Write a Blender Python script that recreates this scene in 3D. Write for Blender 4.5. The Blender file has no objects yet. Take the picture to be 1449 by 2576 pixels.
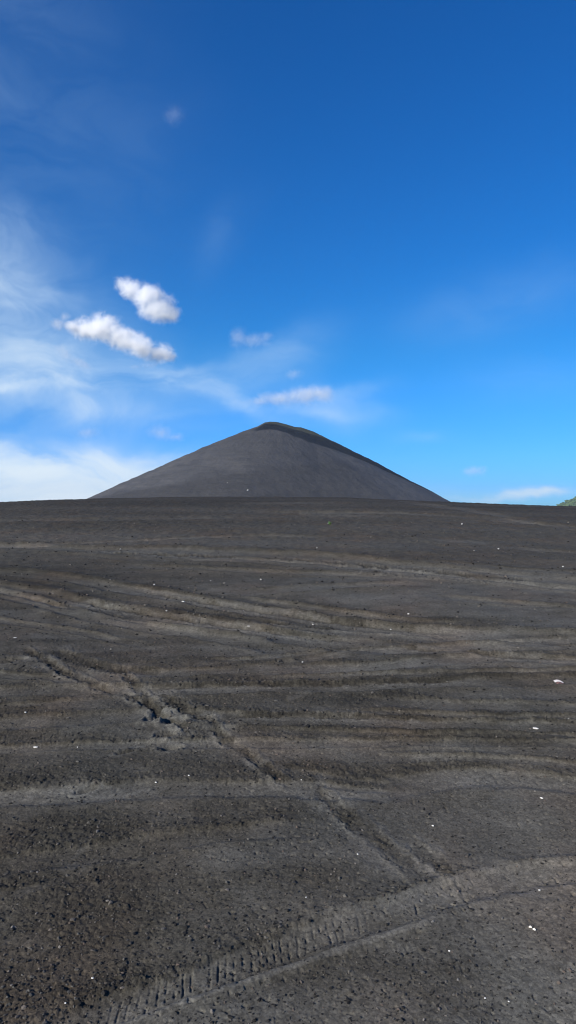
import bpy, bmesh, math, random
import numpy as np
from mathutils import Vector

random.seed(7)
rng = np.random.default_rng(11)
S = bpy.context.scene
COL = S.collection

# ------------------------------------------------------------------ tuning
SUN_AZ = math.radians(224)      # compass-style, 0 = +Y (view direction), clockwise
SUN_EL = math.radians(25)
SUN_STRENGTH = 5.0
SKY_STRENGTH = 0.071
EXPOSURE = 0.55
CAM_H = 1.6
F = 1874.0                      # focal length and centre of the measured photograph (1449 x 2576 copy)
CX, CY = 724.5, 1288.0

# ------------------------------------------------------------------ helpers
def tag(o, label=None, cat=None, group=None, kind=None):
    if label: o['label'] = label
    if cat: o['category'] = cat
    if group: o['group'] = group
    if kind: o['kind'] = kind
    return o

def link(name, me, mat=None, parent=None):
    o = bpy.data.objects.new(name, me)
    COL.objects.link(o)
    if mat: me.materials.append(mat)
    if parent: o.parent = parent
    return o

def mesh_np(name, verts, faces, smooth=True):
    """verts (n,3) array, faces (m,k) array, all with k corners"""
    me = bpy.data.meshes.new(name)
    nv, nf, k = len(verts), len(faces), faces.shape[1]
    me.vertices.add(nv); me.loops.add(nf * k); me.polygons.add(nf)
    me.vertices.foreach_set('co', np.ascontiguousarray(verts, dtype=np.float32).ravel())
    me.loops.foreach_set('vertex_index', np.ascontiguousarray(faces, dtype=np.int32).ravel())
    me.polygons.foreach_set('loop_start', np.arange(0, nf * k, k, dtype=np.int32))
    me.polygons.foreach_set('loop_total', np.full(nf, k, dtype=np.int32))
    me.polygons.foreach_set('use_smooth', np.full(nf, smooth, dtype=bool))
    me.update(calc_edges=True)
    return me

def attr(me, name, vals):
    a = me.attributes.new(name, 'FLOAT', 'POINT')
    a.data.foreach_set('value', np.ascontiguousarray(vals, dtype=np.float32).ravel())

def grid_faces(nr, nc):
    i = np.arange(nr - 1)[:, None] * nc + np.arange(nc - 1)[None, :]
    i = i.ravel()
    return np.stack([i, i + 1, i + nc + 1, i + nc], 1)

def sstep(a, b, x):
    t = np.clip((x - a) / (b - a), 0, 1)
    return t * t * (3 - 2 * t)

def _hash(ix, iy, seed):
    h = (ix.astype(np.uint32) * np.uint32(374761393) + iy.astype(np.uint32) * np.uint32(668265263)
         + np.uint32((seed * 2246822519) & 0xffffffff))
    h = (h ^ (h >> np.uint32(13))) * np.uint32(1274126177)
    h = h ^ (h >> np.uint32(16))
    h = h * np.uint32(2654435761)
    return h ^ (h >> np.uint32(15))

def perlin(x, y, seed=0):
    x = np.asarray(x, float); y = np.asarray(y, float)
    ix = np.floor(x).astype(np.int64); iy = np.floor(y).astype(np.int64)
    fx = x - ix; fy = y - iy
    u = fx * fx * fx * (fx * (fx * 6 - 15) + 10); v = fy * fy * fy * (fy * (fy * 6 - 15) + 10)
    def g(dx, dy):
        a = _hash(ix + dx, iy + dy, seed).astype(np.float64) * (2 * math.pi / 4294967296.0)
        return np.cos(a) * (fx - dx) + np.sin(a) * (fy - dy)
    n0 = g(0, 0) * (1 - u) + g(1, 0) * u
    n1 = g(0, 1) * (1 - u) + g(1, 1) * u
    return (n0 * (1 - v) + n1 * v) * 1.5

def fbm(x, y, seed=0, octv=3, gain=.5):
    s = 0; a = 1; t = 0
    for k in range(octv):
        s = s + a * perlin(x * 2 ** k + 17.3 * k, y * 2 ** k - 9.1 * k, seed + k); t += a; a *= gain
    return s / t

def clods(x, y, seed=0):
    """rounded lumps of random height: jittered cells, each a half dome"""
    ix = np.floor(x).astype(np.int64); iy = np.floor(y).astype(np.int64)
    out = np.zeros_like(x)
    for dx in (-1, 0, 1):
        for dy in (-1, 0, 1):
            h = _hash(ix + dx, iy + dy, seed)
            px = ix + dx + (h & np.uint32(1023)) / 1023.0
            py = iy + dy + ((h >> np.uint32(10)) & np.uint32(1023)) / 1023.0
            hh = ((h >> np.uint32(20)) & np.uint32(1023)) / 1023.0
            r = .30 + .42 * hh
            d2 = ((x - px) ** 2 + (y - py) ** 2) / (r * r)
            out = np.maximum(out, np.sqrt(np.clip(1 - d2, 0, 1)) * r * (.25 + hh))
    return out

# ------------------------------------------------------------------ the lie of the land
_cx = np.array([-200, -60, -25, -17, -12.6, -8.45, -2.9, 2.2, 7.1, 12.6, 18, 26, 60, 200.])
_cd = np.array([2.6, 2.2, 1.0, .64, .40, .10, 0, .03, .30, .58, .86, 1.2, 2.2, 2.6])
_tx = np.linspace(-200, 200, 4001)
_td = np.interp(_tx, _cx, _cd)
_k = np.exp(-np.linspace(-2.5, 2.5, 31) ** 2); _k /= _k.sum()
_td = np.convolve(np.pad(_td, 15, mode='edge'), _k, 'valid')

def base(x, y):
    """black ash rise: climbs to a crest about 33 m off, falls away behind it"""
    x = np.asarray(x, float); y = np.asarray(y, float)
    yc = np.clip(y, -12, 95)
    p = .1185 * yc - .0015 * yc * yc
    p = np.where(y < 0, .1185 * yc * (1 + yc / 40), p)
    d = np.interp(x, _tx, _td) * np.clip(y / 32.7, 0, 1.6) ** 2
    z = p - d
    far = sstep(60, 110, np.hypot(x, y))
    return z * (1 - far) + (-3.0) * far

_ts = np.concatenate([np.linspace(1.2, 12, 4000), np.linspace(12.01, 34, 4000)])
def at(px, py):
    """point of the smooth ground seen at a measured photo position"""
    u = (px - CX) / F; v = (CY - py) / F
    gz = base(u * _ts, _ts) - (CAM_H + v * _ts)
    i = int(np.argmax(gz >= 0)) if (gz >= 0).any() else int(np.argmax(gz))
    t = _ts[i]
    return u * t, t

# ------------------------------------------------------------------ tracks across the ash
# photo polyline (left to right), half width m, depth m, fine-ash amount, coarse strip on the far side, extend left/right
TRACKS = [
    # near tyre track with its pale outer berm
    ([(300, 2545), (420, 2495), (560, 2440), (700, 2385), (830, 2340), (960, 2300), (1090, 2258), (1200, 2225), (1449, 2185)], .060, .012, .22, .25, 1, 1),
    ([(330, 2576), (480, 2522), (600, 2483), (720, 2440), (830, 2400), (930, 2368), (1020, 2338), (1110, 2310), (1190, 2288)], .013, -.010, .95, .0, 1, 0),
    ([(700, 2352), (830, 2312), (960, 2275), (1100, 2238), (1160, 2215), (1230, 2195), (1300, 2180), (1449, 2172)], .035, -.006, .40, .35, 0, 1),
    ([(1150, 2235), (1230, 2215), (1320, 2200), (1449, 2200)], .09, .004, .55, .0, 0, 1),
    ([(-40, 2268), (60, 2248), (120, 2232), (220, 2205)], .022, -.005, .45, .25, 1, 0),
    ([(190, 2140), (215, 2122), (235, 2105)], .022, .0, .40, .1, 0, 0),
    ([(-40, 2190), (120, 2160), (300, 2140), (480, 2110), (640, 2090), (830, 2080)], .060, .010, .30, .45, 1, 0),
    # bands two to five metres off
    ([(-20, 2010), (150, 2000), (320, 1990), (520, 1985), (700, 1980), (900, 1985), (1080, 1990)], .070, .010, .40, .55, 1, 0),
    ([(880, 1985), (1020, 1965), (1180, 1945), (1320, 1955), (1449, 1975)], .085, .010, .50, .55, 0, 1),
    ([(700, 1935), (850, 1955), (1000, 1970)], .055, .006, .25, .4, 0, 0),
    ([(-20, 1888), (100, 1880), (250, 1874), (420, 1872), (640, 1868), (1000, 1862), (1250, 1864), (1449, 1870)], .045, .010, .36, .55, 1, 1),
    ([(-20, 1822), (150, 1818), (300, 1806), (420, 1800), (600, 1812), (800, 1808), (1000, 1812), (1250, 1822), (1449, 1835)], .075, .012, .34, .6, 1, 1),
    ([(-20, 1748), (120, 1740), (260, 1742), (380, 1747), (560, 1738), (800, 1728), (1000, 1722), (1200, 1716), (1449, 1708)], .080, .016, .42, .6, 1, 1),
    ([(300, 1700), (420, 1700), (560, 1693), (700, 1676), (800, 1655), (900, 1642)], .07, .012, .3, .4, 0, 0),
    ([(720, 1762), (760, 1750), (790, 1742)], .03, -.006, .45, .0, 0, 0),
    ([(820, 1768), (960, 1760), (1150, 1768), (1449, 1780)], .075, .010, .30, .45, 0, 1),
    ([(600, 1690), (900, 1680), (1150, 1660), (1300, 1655), (1449, 1665)], .09, .014, .40, .5, 0, 1),
    ([(820, 1630), (1000, 1640), (1200, 1628), (1449, 1632)], .09, .014, .38, .5, 0, 1),
    # pair of wheel tracks sweeping down from the left
    ([(-40, 1470), (60, 1482), (150, 1502), (280, 1530), (440, 1552), (620, 1582), (760, 1606), (920, 1622), (1100, 1634)], .16, .030, .50, .7, 1, 0),
    ([(-40, 1478), (60, 1498), (180, 1534), (300, 1562), (420, 1582), (560, 1604), (700, 1628), (840, 1652)], .13, .024, .42, .3, 1, 0),
    ([(-40, 1434), (120, 1444), (260, 1466), (350, 1480), (470, 1503), (620, 1530), (800, 1562), (1000, 1584), (1200, 1598), (1449, 1612)], .16, .028, .45, .7, 1, 1),
    ([(600, 1508), (760, 1530), (900, 1548), (1050, 1566), (1200, 1572)], .10, .018, .3, .5, 0, 0),
    # thinner tracks fanning out between the broad ones
    ([(500, 1666), (640, 1660), (800, 1640), (940, 1624)], .045, .012, .26, .45, 0, 0),
    ([(560, 1717), (760, 1703), (960, 1694), (1200, 1690), (1449, 1686)], .038, .012, .26, .5, 0, 1),
    ([(850, 1788), (1050, 1790), (1250, 1800), (1449, 1806)], .036, .010, .26, .5, 0, 1),
    ([(600, 1838), (800, 1836), (1000, 1842), (1250, 1846), (1449, 1852)], .036, .010, .26, .5, 0, 1),
    ([(980, 1606), (1120, 1612), (1280, 1612), (1449, 1606)], .055, .014, .26, .45, 0, 1),
    ([(-20, 1702), (120, 1712), (230, 1738)], .05, .010, .26, .45, 1, 0),
    ([(-20, 1784), (150, 1774), (300, 1768)], .04, .010, .24, .45, 1, 0),
    ([(900, 1902), (1100, 1898), (1300, 1908), (1449, 1925)], .038, .010, .26, .5, 0, 1),
    ([(300, 1420), (520, 1428), (760, 1440), (1000, 1452)], .11, .020, .22, .35, 0, 0),
    ([(1050, 1500), (1200, 1510), (1449, 1530)], .10, .020, .22, .35, 0, 1),
    ([(-20, 1556), (150, 1580), (300, 1612), (420, 1640)], .06, .012, .18, .3, 1, 0),
    # long pale tracks farther up
    ([(-40, 1374), (150, 1380), (350, 1388), (500, 1392), (640, 1396), (800, 1404), (950, 1418), (1150, 1436), (1300, 1448), (1449, 1458)], .30, .04, .42, .4, 1, 1),
    ([(180, 1396), (400, 1402), (600, 1407), (800, 1420), (1000, 1436), (1200, 1452), (1449, 1474)], .22, .03, .35, .4, 0, 1),
    ([(600, 1492), (760, 1482), (900, 1474), (1050, 1466)], .12, .018, .30, .35, 0, 0),
    ([(-40, 1372), (150, 1370), (300, 1364), (480, 1352), (640, 1346), (730, 1348), (950, 1353)], .14, .02, .42, .2, 1, 0),
    ([(960, 1408), (1100, 1420), (1280, 1434), (1449, 1440)], .18, .02, .25, .35, 0, 1),
    ([(-40, 1312), (150, 1310), (300, 1309), (480, 1304), (640, 1302)], .30, .02, .30, .1, 1, 0),
    ([(560, 1290), (720, 1289), (900, 1291), (1050, 1294), (1190, 1300), (1290, 1312), (1380, 1322), (1449, 1327)], .40, .03, .40, .2, 0, 1),
    ([(740, 1296), (900, 1298), (980, 1299)], .22, .0, .30, .0, 0, 0),
    ([(1080, 1360), (1150, 1363), (1230, 1366)], .14, .0, .35, .0, 0, 0),
    ([(1180, 1372), (1300, 1380), (1449, 1390)], .14, .015, .38, .1, 0, 1),
    ([(600, 1268), (720, 1267), (860, 1266)], .5, .0, .25, .0, 0, 0),
    ([(1000, 1262), (1130, 1276), (1250, 1293), (1330, 1306)], .5, .02, .35, .0, 0, 0),
]
# narrow dark ruts of a motorcycle wheel crossing diagonally
RUTS = [
    ([(50, 1632), (110, 1668), (170, 1702), (250, 1732), (330, 1752), (395, 1795), (450, 1830)], .030, .018),
    ([(300, 1690), (345, 1735), (385, 1775), (430, 1815), (480, 1842)], .026, .016),
    ([(520, 1808), (560, 1850), (640, 1905), (690, 1945), (740, 1972)], .026, .013),
    ([(780, 1972), (830, 2010), (880, 2050), (960, 2112), (1010, 2150), (1060, 2180)], .034, .010),
    ([(1020, 2110), (1100, 2165), (1150, 2200)], .03, .007),
    ([(130, 1640), (200, 1672), (300, 1690), (420, 1700)], .05, .02),
    ([(410, 1760), (470, 1790), (540, 1815)], .03, .018),
    # narrow creases between and beside the wheel tracks farther up
    ([(150, 1493), (280, 1521), (440, 1545), (620, 1574), (800, 1600), (930, 1614)], .035, .022),
    ([(330, 1476), (470, 1500), (640, 1530), (820, 1558), (1010, 1580), (1200, 1594)], .035, .022),
    ([(640, 1560), (780, 1577), (930, 1591), (1080, 1600)], .030, .018),
    ([(380, 1735), (560, 1727), (760, 1719), (960, 1712), (1200, 1704)], .022, .014),
    ([(560, 1803), (760, 1798), (940, 1798), (1100, 1804)], .020, .012),
    ([(1000, 1625), (1150, 1640), (1300, 1650), (1449, 1658)], .028, .016),
    ([(640, 1400), (820, 1409), (1000, 1424), (1200, 1442), (1400, 1455)], .06, .03),
    ([(200, 1387), (420, 1394), (620, 1399)], .06, .03),
    ([(850, 1430), (1000, 1446), (1150, 1458), (1300, 1466)], .05, .03),
    ([(40, 1490), (180, 1518), (330, 1548)], .03, .018),
]
# hollows left by feet: photo position, length, width, depth, turn
PRINTS = [(388, 1809, .075, .040, .050, 1.0), (436, 1817, .070, .045, .042, .6), (415, 1848, .06, .038, .034, .8),
          (426, 1880, .06, .040, .036, .5), (372, 1770, .05, .03, .026, .6), (452, 1768, .06, .035, .018, -.5),
          (500, 1806, .08, .03, .022, .2), (15, 1668, .10, .06, .03, .2), (320, 1888, .06, .025, .018, .7),
          (215, 1986, .05, .025, .016, .7), (410, 1862, .05, .02, -.010, .4), (400, 1748, .09, .045, -.020, .3),
          (455, 1842, .10, .03, -.012, -.5), (110, 1688, .14, .06, -.014, -.3), (550, 1830, .12, .05, -.010, 0.),
          (350, 1990, .04, .02, -.012, .8), (530, 1800, .05, .03, -.012, .2),
          # smooth drifts of fine ash
          (1240, 2220, .24, .10, -.004, .1), (1060, 2120, .07, .10, -.004, .5), (930, 2140, .06, .11, -.004, .5), (1300, 1965, .34, .13, -.005, 0.),
          (830, 2005, .14, .09, -.004, .3), (635, 1915, .06, .07, -.003, .4), (960, 1990, .22, .06, -.003, 0.), (140, 1985, .16, .05, -.003, .1),
          (200, 2180, .08, .05, -.003, .5), (1380, 2350, .25, .2, -.003, .4), (1320, 2490, .2, .15, -.003, .2)]

class Path:
    def __init__(self, pts, el=0, er=0):
        g = np.array([at(*p) for p in pts])
        if el: g = np.vstack([g[0] + (g[0] - g[1]) / abs(g[0] - g[1])[0] * g[0][1] * .6, g])
        if er: g = np.vstack([g, g[-1] + (g[-1] - g[-2]) / abs(g[-1] - g[-2])[0] * g[-1][1] * .6])
        self.x0, self.x1 = g[0, 0], g[-1, 0]
        self.el, self.er = el, er
        xs = np.linspace(self.x0, self.x1, 400)
        ys = np.interp(xs, g[:, 0], g[:, 1])
        k = np.exp(-np.linspace(-2, 2, 41) ** 2); k /= k.sum()
        yp = np.concatenate([ys[0] + (ys[0] - ys[20:0:-1]), ys, ys[-1] + (ys[-1] - ys[-2:-22:-1])])
        self.xs, self.ys = xs, np.convolve(yp, k, 'valid')
        self.sl = np.gradient(self.ys, xs)
        ds = np.sqrt(np.gradient(xs) ** 2 + np.gradient(self.ys) ** 2)
        self.ls = np.cumsum(ds)
        self.ymin, self.ymax = self.ys.min(), self.ys.max()
    def coords(self, x, y):
        f = np.interp(x, self.xs, self.ys); m = np.interp(x, self.xs, self.sl)
        s = (y - f) / np.sqrt(1 + m * m)
        e = .12 * (self.x1 - self.x0)
        win = np.ones_like(x)
        win = win * (sstep(self.x0, self.x0 + e, x) if not self.el else (x > self.x0))
        win = win * (1 - sstep(self.x1 - e, self.x1, x) if not self.er else (x < self.x1))
        return s, np.interp(x, self.xs, self.ls), win

PT = [(Path(t[0], t[5], t[6]),) + tuple(t[1:5]) for t in TRACKS]
PR = [(Path(r[0]), r[1], r[2]) for r in RUTS]
PP = [(at(a, b),) + tuple(c) for a, b, *c in PRINTS]

def relief(x, y):
    """height above the smooth ground and share of fine pale ash (1) against coarse dark scoria (0), with shade in ruts painted in as darker"""
    shp = x.shape
    x = x.ravel().astype(float); y = y.ravel().astype(float)
    d = np.hypot(x, y)
    h = .030 * perlin(x / 3.1, y / 2.3, 1) + .010 * perlin(x / 1.1, y / .8, 2) + .006 * perlin(x / .37, y / .3, 3)
    # coarse and fine patches drawn out along the direction the vehicles drive
    wx = x + .35 * perlin(x / 1.3, y / 1.3, 5); wy = y + .12 * perlin(x / .9, y / .9, 6)
    near = np.clip(1 - (d - 6) / 6, 0, 1)
    sc = np.clip(d / 4, .8, 6)
    fine = .40 + .34 * perlin(wx / 1.9, wy / .36, 7) * near + .18 * perlin(wx / .55, wy / .2, 8) * near \
        + .20 * perlin(wx / 7, wy / 1.7, 9) + .12 * perlin(x / .21, y / .15, 10) * near
    fine += .05 * near + .13 * np.clip(x / np.maximum(d, 1) * 2.2, -1, 1) * near
    fine -= .32 * sstep(7, 28, d)
    rough = np.zeros_like(x)
    for (p, w, dep, amt, ro) in PT:
        m = (x > p.x0) & (x < p.x1) & (y > p.ymin - 6 * w) & (y < p.ymax + 6 * w)
        if not m.any(): continue
        xx, yy = x[m], y[m]
        s, l, win = p.coords(xx, yy)
        s = s + .35 * w * perlin(l / (5 * w), l * 0 + dep * 97, 21) + .2 * w * perlin(xx / (1.3 * w), yy / (1.3 * w), 22)
        ww = w * (1 + .25 * perlin(l / (7 * w), l * 0 + 3.3, 23))
        core = np.exp(-(s / ww) ** 6) * win
        br = (.72 + .55 * perlin(l / (6 * w), l * 0 + dep * 31 + 5, 24))
        h[m] += -.8 * dep * core + (.42 * abs(dep)) * win * np.exp(-((np.abs(s) - 1.35 * ww) / (.4 * ww)) ** 2)
        fine[m] += (.68 if p.ymin < 8 else .9) * amt * core * br
        strip = sstep(.85 * ww, 1.10 * ww, s) * np.exp(-np.maximum(s - 1.05 * ww, 0) / (1.1 * ww)) * win * br
        fine[m] -= ro * .62 * strip
        rough[m] += ro * strip
    # tread blocks pressed by the near tyre
    p = PT[0][0]
    m = (x > -1) & (x < .5) & (y > 1.6) & (y < 3.0)
    if m.any():
        s, l, win = p.coords(x[m], y[m])
        xs0 = x[m]
        a = sstep(-.055, -.035, s) * (1 - sstep(.03, .055, s)) * sstep(-.62, -.35, xs0) * (1 - sstep(.05, .40, xs0))
        ph = l / .027 + .30 * perlin(l / .10, s / .08, 31) + s * 3
        q = np.abs((ph % 1) - .5) * 2
        h[m] += a * (-.0048 * sstep(.50, .95, q)) * np.clip(.55 + 1.2 * perlin(l / .05, s / .022, 32), 0, 1.2)
        fine[m] += .12 * a
    for (p, w, dep) in PR:
        m = (x > p.x0) & (x < p.x1) & (y > p.ymin - 6 * w) & (y < p.ymax + 6 * w)
        if not m.any(): continue
        s, l, win = p.coords(x[m], y[m])
        s = s + .6 * w * perlin(l / .10, l * 0 + dep * 77, 41) + .55 * w * perlin(x[m] / .04, y[m] / .04, 42) + .35 * w * perlin(x[m] / .015, y[m] / .015, 44)
        brk = np.clip(.85 + .8 * perlin(l / .15, l * 0 + 1.5, 43), .1, 1.2)
        core = np.exp(-np.abs(s / (1.3 * w)) ** 2.0) * win * brk * .60
        rough[m] += .3 * core
        h[m] += -dep * core + .40 * dep * win * brk * np.exp(-((np.abs(s) - 1.7 * w) / (.6 * w)) ** 2)
        fine[m] += -.46 * core + .27 * win * brk * np.exp(-((np.abs(s) - 2.0 * w) / (.9 * w)) ** 2)  # shade in rut and crease beds painted as darker ash, shoulders paler
    for ((px, py), L, W, dep, an) in PP:
        m = (np.abs(x - px) < 3 * L) & (np.abs(y - py) < 3 * L)
        if not m.any(): continue
        dx, dy = x[m] - px, y[m] - py
        c, s_ = math.cos(an), math.sin(an)
        q = np.sqrt(((dx * c + dy * s_) / L) ** 2 + ((-dx * s_ + dy * c) / W) ** 2) + .14 * perlin(dx / .03, dy / .03, 51) + .18 * perlin(dx / .09, dy / .09, 52)
        q = np.maximum(q, 0)
        rough[m] += (.35 if abs(dep) > .008 else 0) * np.exp(-(q / 1.5) ** 3)
        h[m] += -(.62 if dep > 0 else .3) * dep * np.exp(-q ** 2.4) + .22 * abs(dep) * np.exp(-((q - 1.35) / .32) ** 2)
        fine[m] += (.24 if dep < 0 else -.16) * np.exp(-q ** 3) + (.22 if dep > 0 else 0) * np.exp(-((q - 1.4) / .35) ** 2)
    fine = np.clip(fine, 0, 1)
    rough = np.clip(rough + (1 - fine) * .8, 0, 1.3)
    # lumps: strong where the ash is coarse; too small to see beyond a dozen metres
    m = d < 16
    xx, yy, rr = x[m], y[m], rough[m]
    f1 = 1 - sstep(5.5, 11, d[m]); f2 = 1 - sstep(3.5, 6.5, d[m])
    jx = xx + .01 * perlin(xx / .03, yy / .03, 61); jy = yy + .01 * perlin(xx / .03, yy / .03, 62)
    amp = .10 + .72 * sstep(.34, 1.0, rr)
    c = f1 * .0100 * clods(jx / .020, jy / .020, 71) * np.clip(amp * (.7 + .9 * perlin(xx / .11, yy / .11, 63)), .0, 2)
    c = c + f2 * .0062 * clods(jx / .0125, jy / .0125, 72) * np.clip(amp, .22, 2)
    c = c + f1 * .005 * perlin(jx / .05, jy / .04, 64) * amp
    c = c + .02 * perlin(xx / .16, yy / .13, 65) * .35 * amp
    # little pits pressed or blown into the smooth parts
    c = c - f1 * .005 * sstep(.45, .75, perlin(xx / .022, yy / .022, 73)) * (.4 + .6 * sstep(-.2, .4, perlin(xx / .3, yy / .3, 74)))
    h[m] += c
    mm = (d >= 8)
    h[mm] += (.016 * perlin(x[mm] / .30, y[mm] / .25, 66) * (.3 + rough[mm])) * sstep(8, 14, d[mm]) * (1 - .5 * sstep(25, 40, d[mm]))
    h[mm] += (.009 * perlin(x[mm] / .13, y[mm] / .12, 67) + .006 * perlin(x[mm] / .07, y[mm] / .10, 68)) * (.3 + rough[mm]) * sstep(8, 12, d[mm])
    return h.reshape(shp), fine.reshape(shp), rough.reshape(shp)

# ------------------------------------------------------------------ node helpers
def new_mat(name):
    m = bpy.data.materials.new(name); m.use_nodes = True
    nt = m.node_tree; nt.nodes.clear()
    out = nt.nodes.new('ShaderNodeOutputMaterial')
    return m, nt, out

def N(nt, typ, **kw):
    n = nt.nodes.new(typ)
    for k, v in kw.items():
        if k == 'inp':
            for a, b in v.items():
                if hasattr(b, 'is_output'): nt.links.new(b, n.inputs[a])
                else: n.inputs[a].default_value = b
        else: setattr(n, k, v)
    return n

def MATH(nt, op, a, b=None, c=None, clamp=False):
    n = nt.nodes.new('ShaderNodeMath'); n.operation = op; n.use_clamp = clamp
    for i, v in enumerate((a, b, c)):
        if v is None: continue
        if hasattr(v, 'is_output'): nt.links.new(v, n.inputs[i])
        else: n.inputs[i].default_value = v
    return n.outputs[0]

def RAMP(nt, fac, stops):
    r = nt.nodes.new('ShaderNodeValToRGB')
    e = r.color_ramp.elements
    while len(e) > 1: e.remove(e[-1])
    e[0].position = stops[0][0]; e[0].color = (*stops[0][1], 1)
    for p, c in stops[1:]:
        q = e.new(p); q.color = (*c, 1)
    nt.links.new(fac, r.inputs[0])
    return r.outputs[0]

def MIX(nt, fac, a, b, mode='MIX'):
    n = nt.nodes.new('ShaderNodeMix'); n.data_type = 'RGBA'; n.blend_type = mode
    for s, v in ((n.inputs[0], fac), (n.inputs[6], a), (n.inputs[7], b)):
        if hasattr(v, 'is_output'): nt.links.new(v, s)
        elif isinstance(v, tuple): s.default_value = (*v, 1) if len(v) == 3 else v
        else: s.default_value = v
    return n.outputs[2]

def NOISE(nt, vec, scale, detail=4, rough=.55, dist=0.0):
    n = N(nt, 'ShaderNodeTexNoise', inp={'Scale': scale, 'Detail': detail, 'Roughness': rough, 'Distortion': dist})
    nt.links.new(vec, n.inputs['Vector'])
    return n.outputs['Fac']

# ------------------------------------------------------------------ materials
def ash_material():
    m, nt, out = new_mat('volcanic_ash')
    pos = N(nt, 'ShaderNodeNewGeometry').outputs['Position']
    fine = N(nt, 'ShaderNodeAttribute', attribute_name='fine').outputs['Fac']
    n1 = NOISE(nt, pos, 9, 4)
    n2 = NOISE(nt, pos, 140, 3, .7)
    n3 = NOISE(nt, pos, 1.3, 3)
    n4 = NOISE(nt, pos, 420, 2, .7)
    f = MATH(nt, 'ADD', fine, MATH(nt, 'MULTIPLY', MATH(nt, 'SUBTRACT', n1, .5), .35))
    f = MATH(nt, 'ADD', f, MATH(nt, 'MULTIPLY', MATH(nt, 'SUBTRACT', n2, .5), .45), clamp=True)
    col = RAMP(nt, f, [(0.0, (.0320, .0290, .0228)), (.3, (.0525, .0478, .0382)), (.6, (.0755, .0708, .0600)), (1.0, (.103, .0972, .0840))])
    tint = RAMP(nt, n3, [(.35, (.95, .99, 1.02)), (.52, (1, 1, 1)), (.68, (1.09, 1.0, .95))])
    col = MIX(nt, 1.0, col, tint, 'MULTIPLY')
    speck = RAMP(nt, n4, [(.30, (.55, .55, .55)), (.45, (1, 1, 1)), (.70, (1.0, 1.0, 1.0)), (.80, (1.7, 1.7, 1.68))])
    col = MIX(nt, .8, col, speck, 'MULTIPLY')
    # every grain and lump has a tone of its own
    for sc, lo, hi in ((165, .74, 1.28), (70, .80, 1.20), (24, .92, 1.08), (9, .92, 1.08)):
        vo = N(nt, 'ShaderNodeTexVoronoi', feature='F1', inp={'Scale': sc, 'Randomness': 1.0}); nt.links.new(pos, vo.inputs['Vector'])
        sp = N(nt, 'ShaderNodeSeparateColor'); nt.links.new(vo.outputs['Color'], sp.inputs[0])
        g = N(nt, 'ShaderNodeMapRange', inp={0: sp.outputs[0], 1: 0.0, 2: 1.0, 3: lo, 4: hi}).outputs[0]
        gc = N(nt, 'ShaderNodeCombineColor'); [nt.links.new(g, gc.inputs[i]) for i in range(3)]
        col = MIX(nt, 1.0, col, gc.outputs[0], 'MULTIPLY')
    bs = N(nt, 'ShaderNodeBsdfPrincipled', inp={'Roughness': .95, 'Specular IOR Level': .15})
    nt.links.new(col, bs.inputs['Base Color'])
    hsum = MATH(nt, 'ADD', MATH(nt, 'MULTIPLY', n2, .006), MATH(nt, 'MULTIPLY', n4, .0022))
    hsum = MATH(nt, 'ADD', hsum, MATH(nt, 'MULTIPLY', NOISE(nt, pos, 42, 3, .65), .005))
    hs = MATH(nt, 'MULTIPLY', hsum, MATH(nt, 'SUBTRACT', 1.25, f))
    b = N(nt, 'ShaderNodeBump', inp={'Strength': .8, 'Distance': 1.0, 'Height': hs})
    nt.links.new(b.outputs[0], bs.inputs['Normal'])
    nt.links.new(bs.outputs[0], out.inputs['Surface'])
    return m

def scoria_material():
    m, nt, out = new_mat('scoria_gravel')
    pos = N(nt, 'ShaderNodeNewGeometry')
    tone = N(nt, 'ShaderNodeAttribute', attribute_name='tone').outputs['Fac']
    col = RAMP(nt, tone, [(0, (.009, .0087, .0085)), (.42, (.018, .017, .0155)), (.66, (.040, .0375, .033)), (.88, (.088, .083, .073)), (.96, (.085, .064, .051)), (1, (.150, .143, .130))])
    bs = N(nt, 'ShaderNodeBsdfPrincipled', inp={'Roughness': .85, 'Specular IOR Level': .25})
    nt.links.new(col, bs.inputs['Base Color'])
    b = N(nt, 'ShaderNodeBump', inp={'Strength': .6, 'Distance': .004, 'Height': NOISE(nt, pos.outputs['Position'], 260, 3)})
    nt.links.new(b.outputs[0], bs.inputs['Normal'])
    nt.links.new(bs.outputs[0], out.inputs['Surface'])
    return m

def stone_material(name, c0, c1, rough=.75):
    m, nt, out = new_mat(name)
    tc = N(nt, 'ShaderNodeTexCoord').outputs['Object']
    n = NOISE(nt, tc, 90, 4, .6)
    col = RAMP(nt, n, [(.3, c0), (.65, c1)])
    bs = N(nt, 'ShaderNodeBsdfPrincipled', inp={'Roughness': rough})
    nt.links.new(col, bs.inputs['Base Color'])
    b = N(nt, 'ShaderNodeBump', inp={'Strength': .5, 'Distance': .003, 'Height': n})
    nt.links.new(b.outputs[0], bs.inputs['Normal'])
    nt.links.new(bs.outputs[0], out.inputs['Surface'])
    return m

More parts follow.
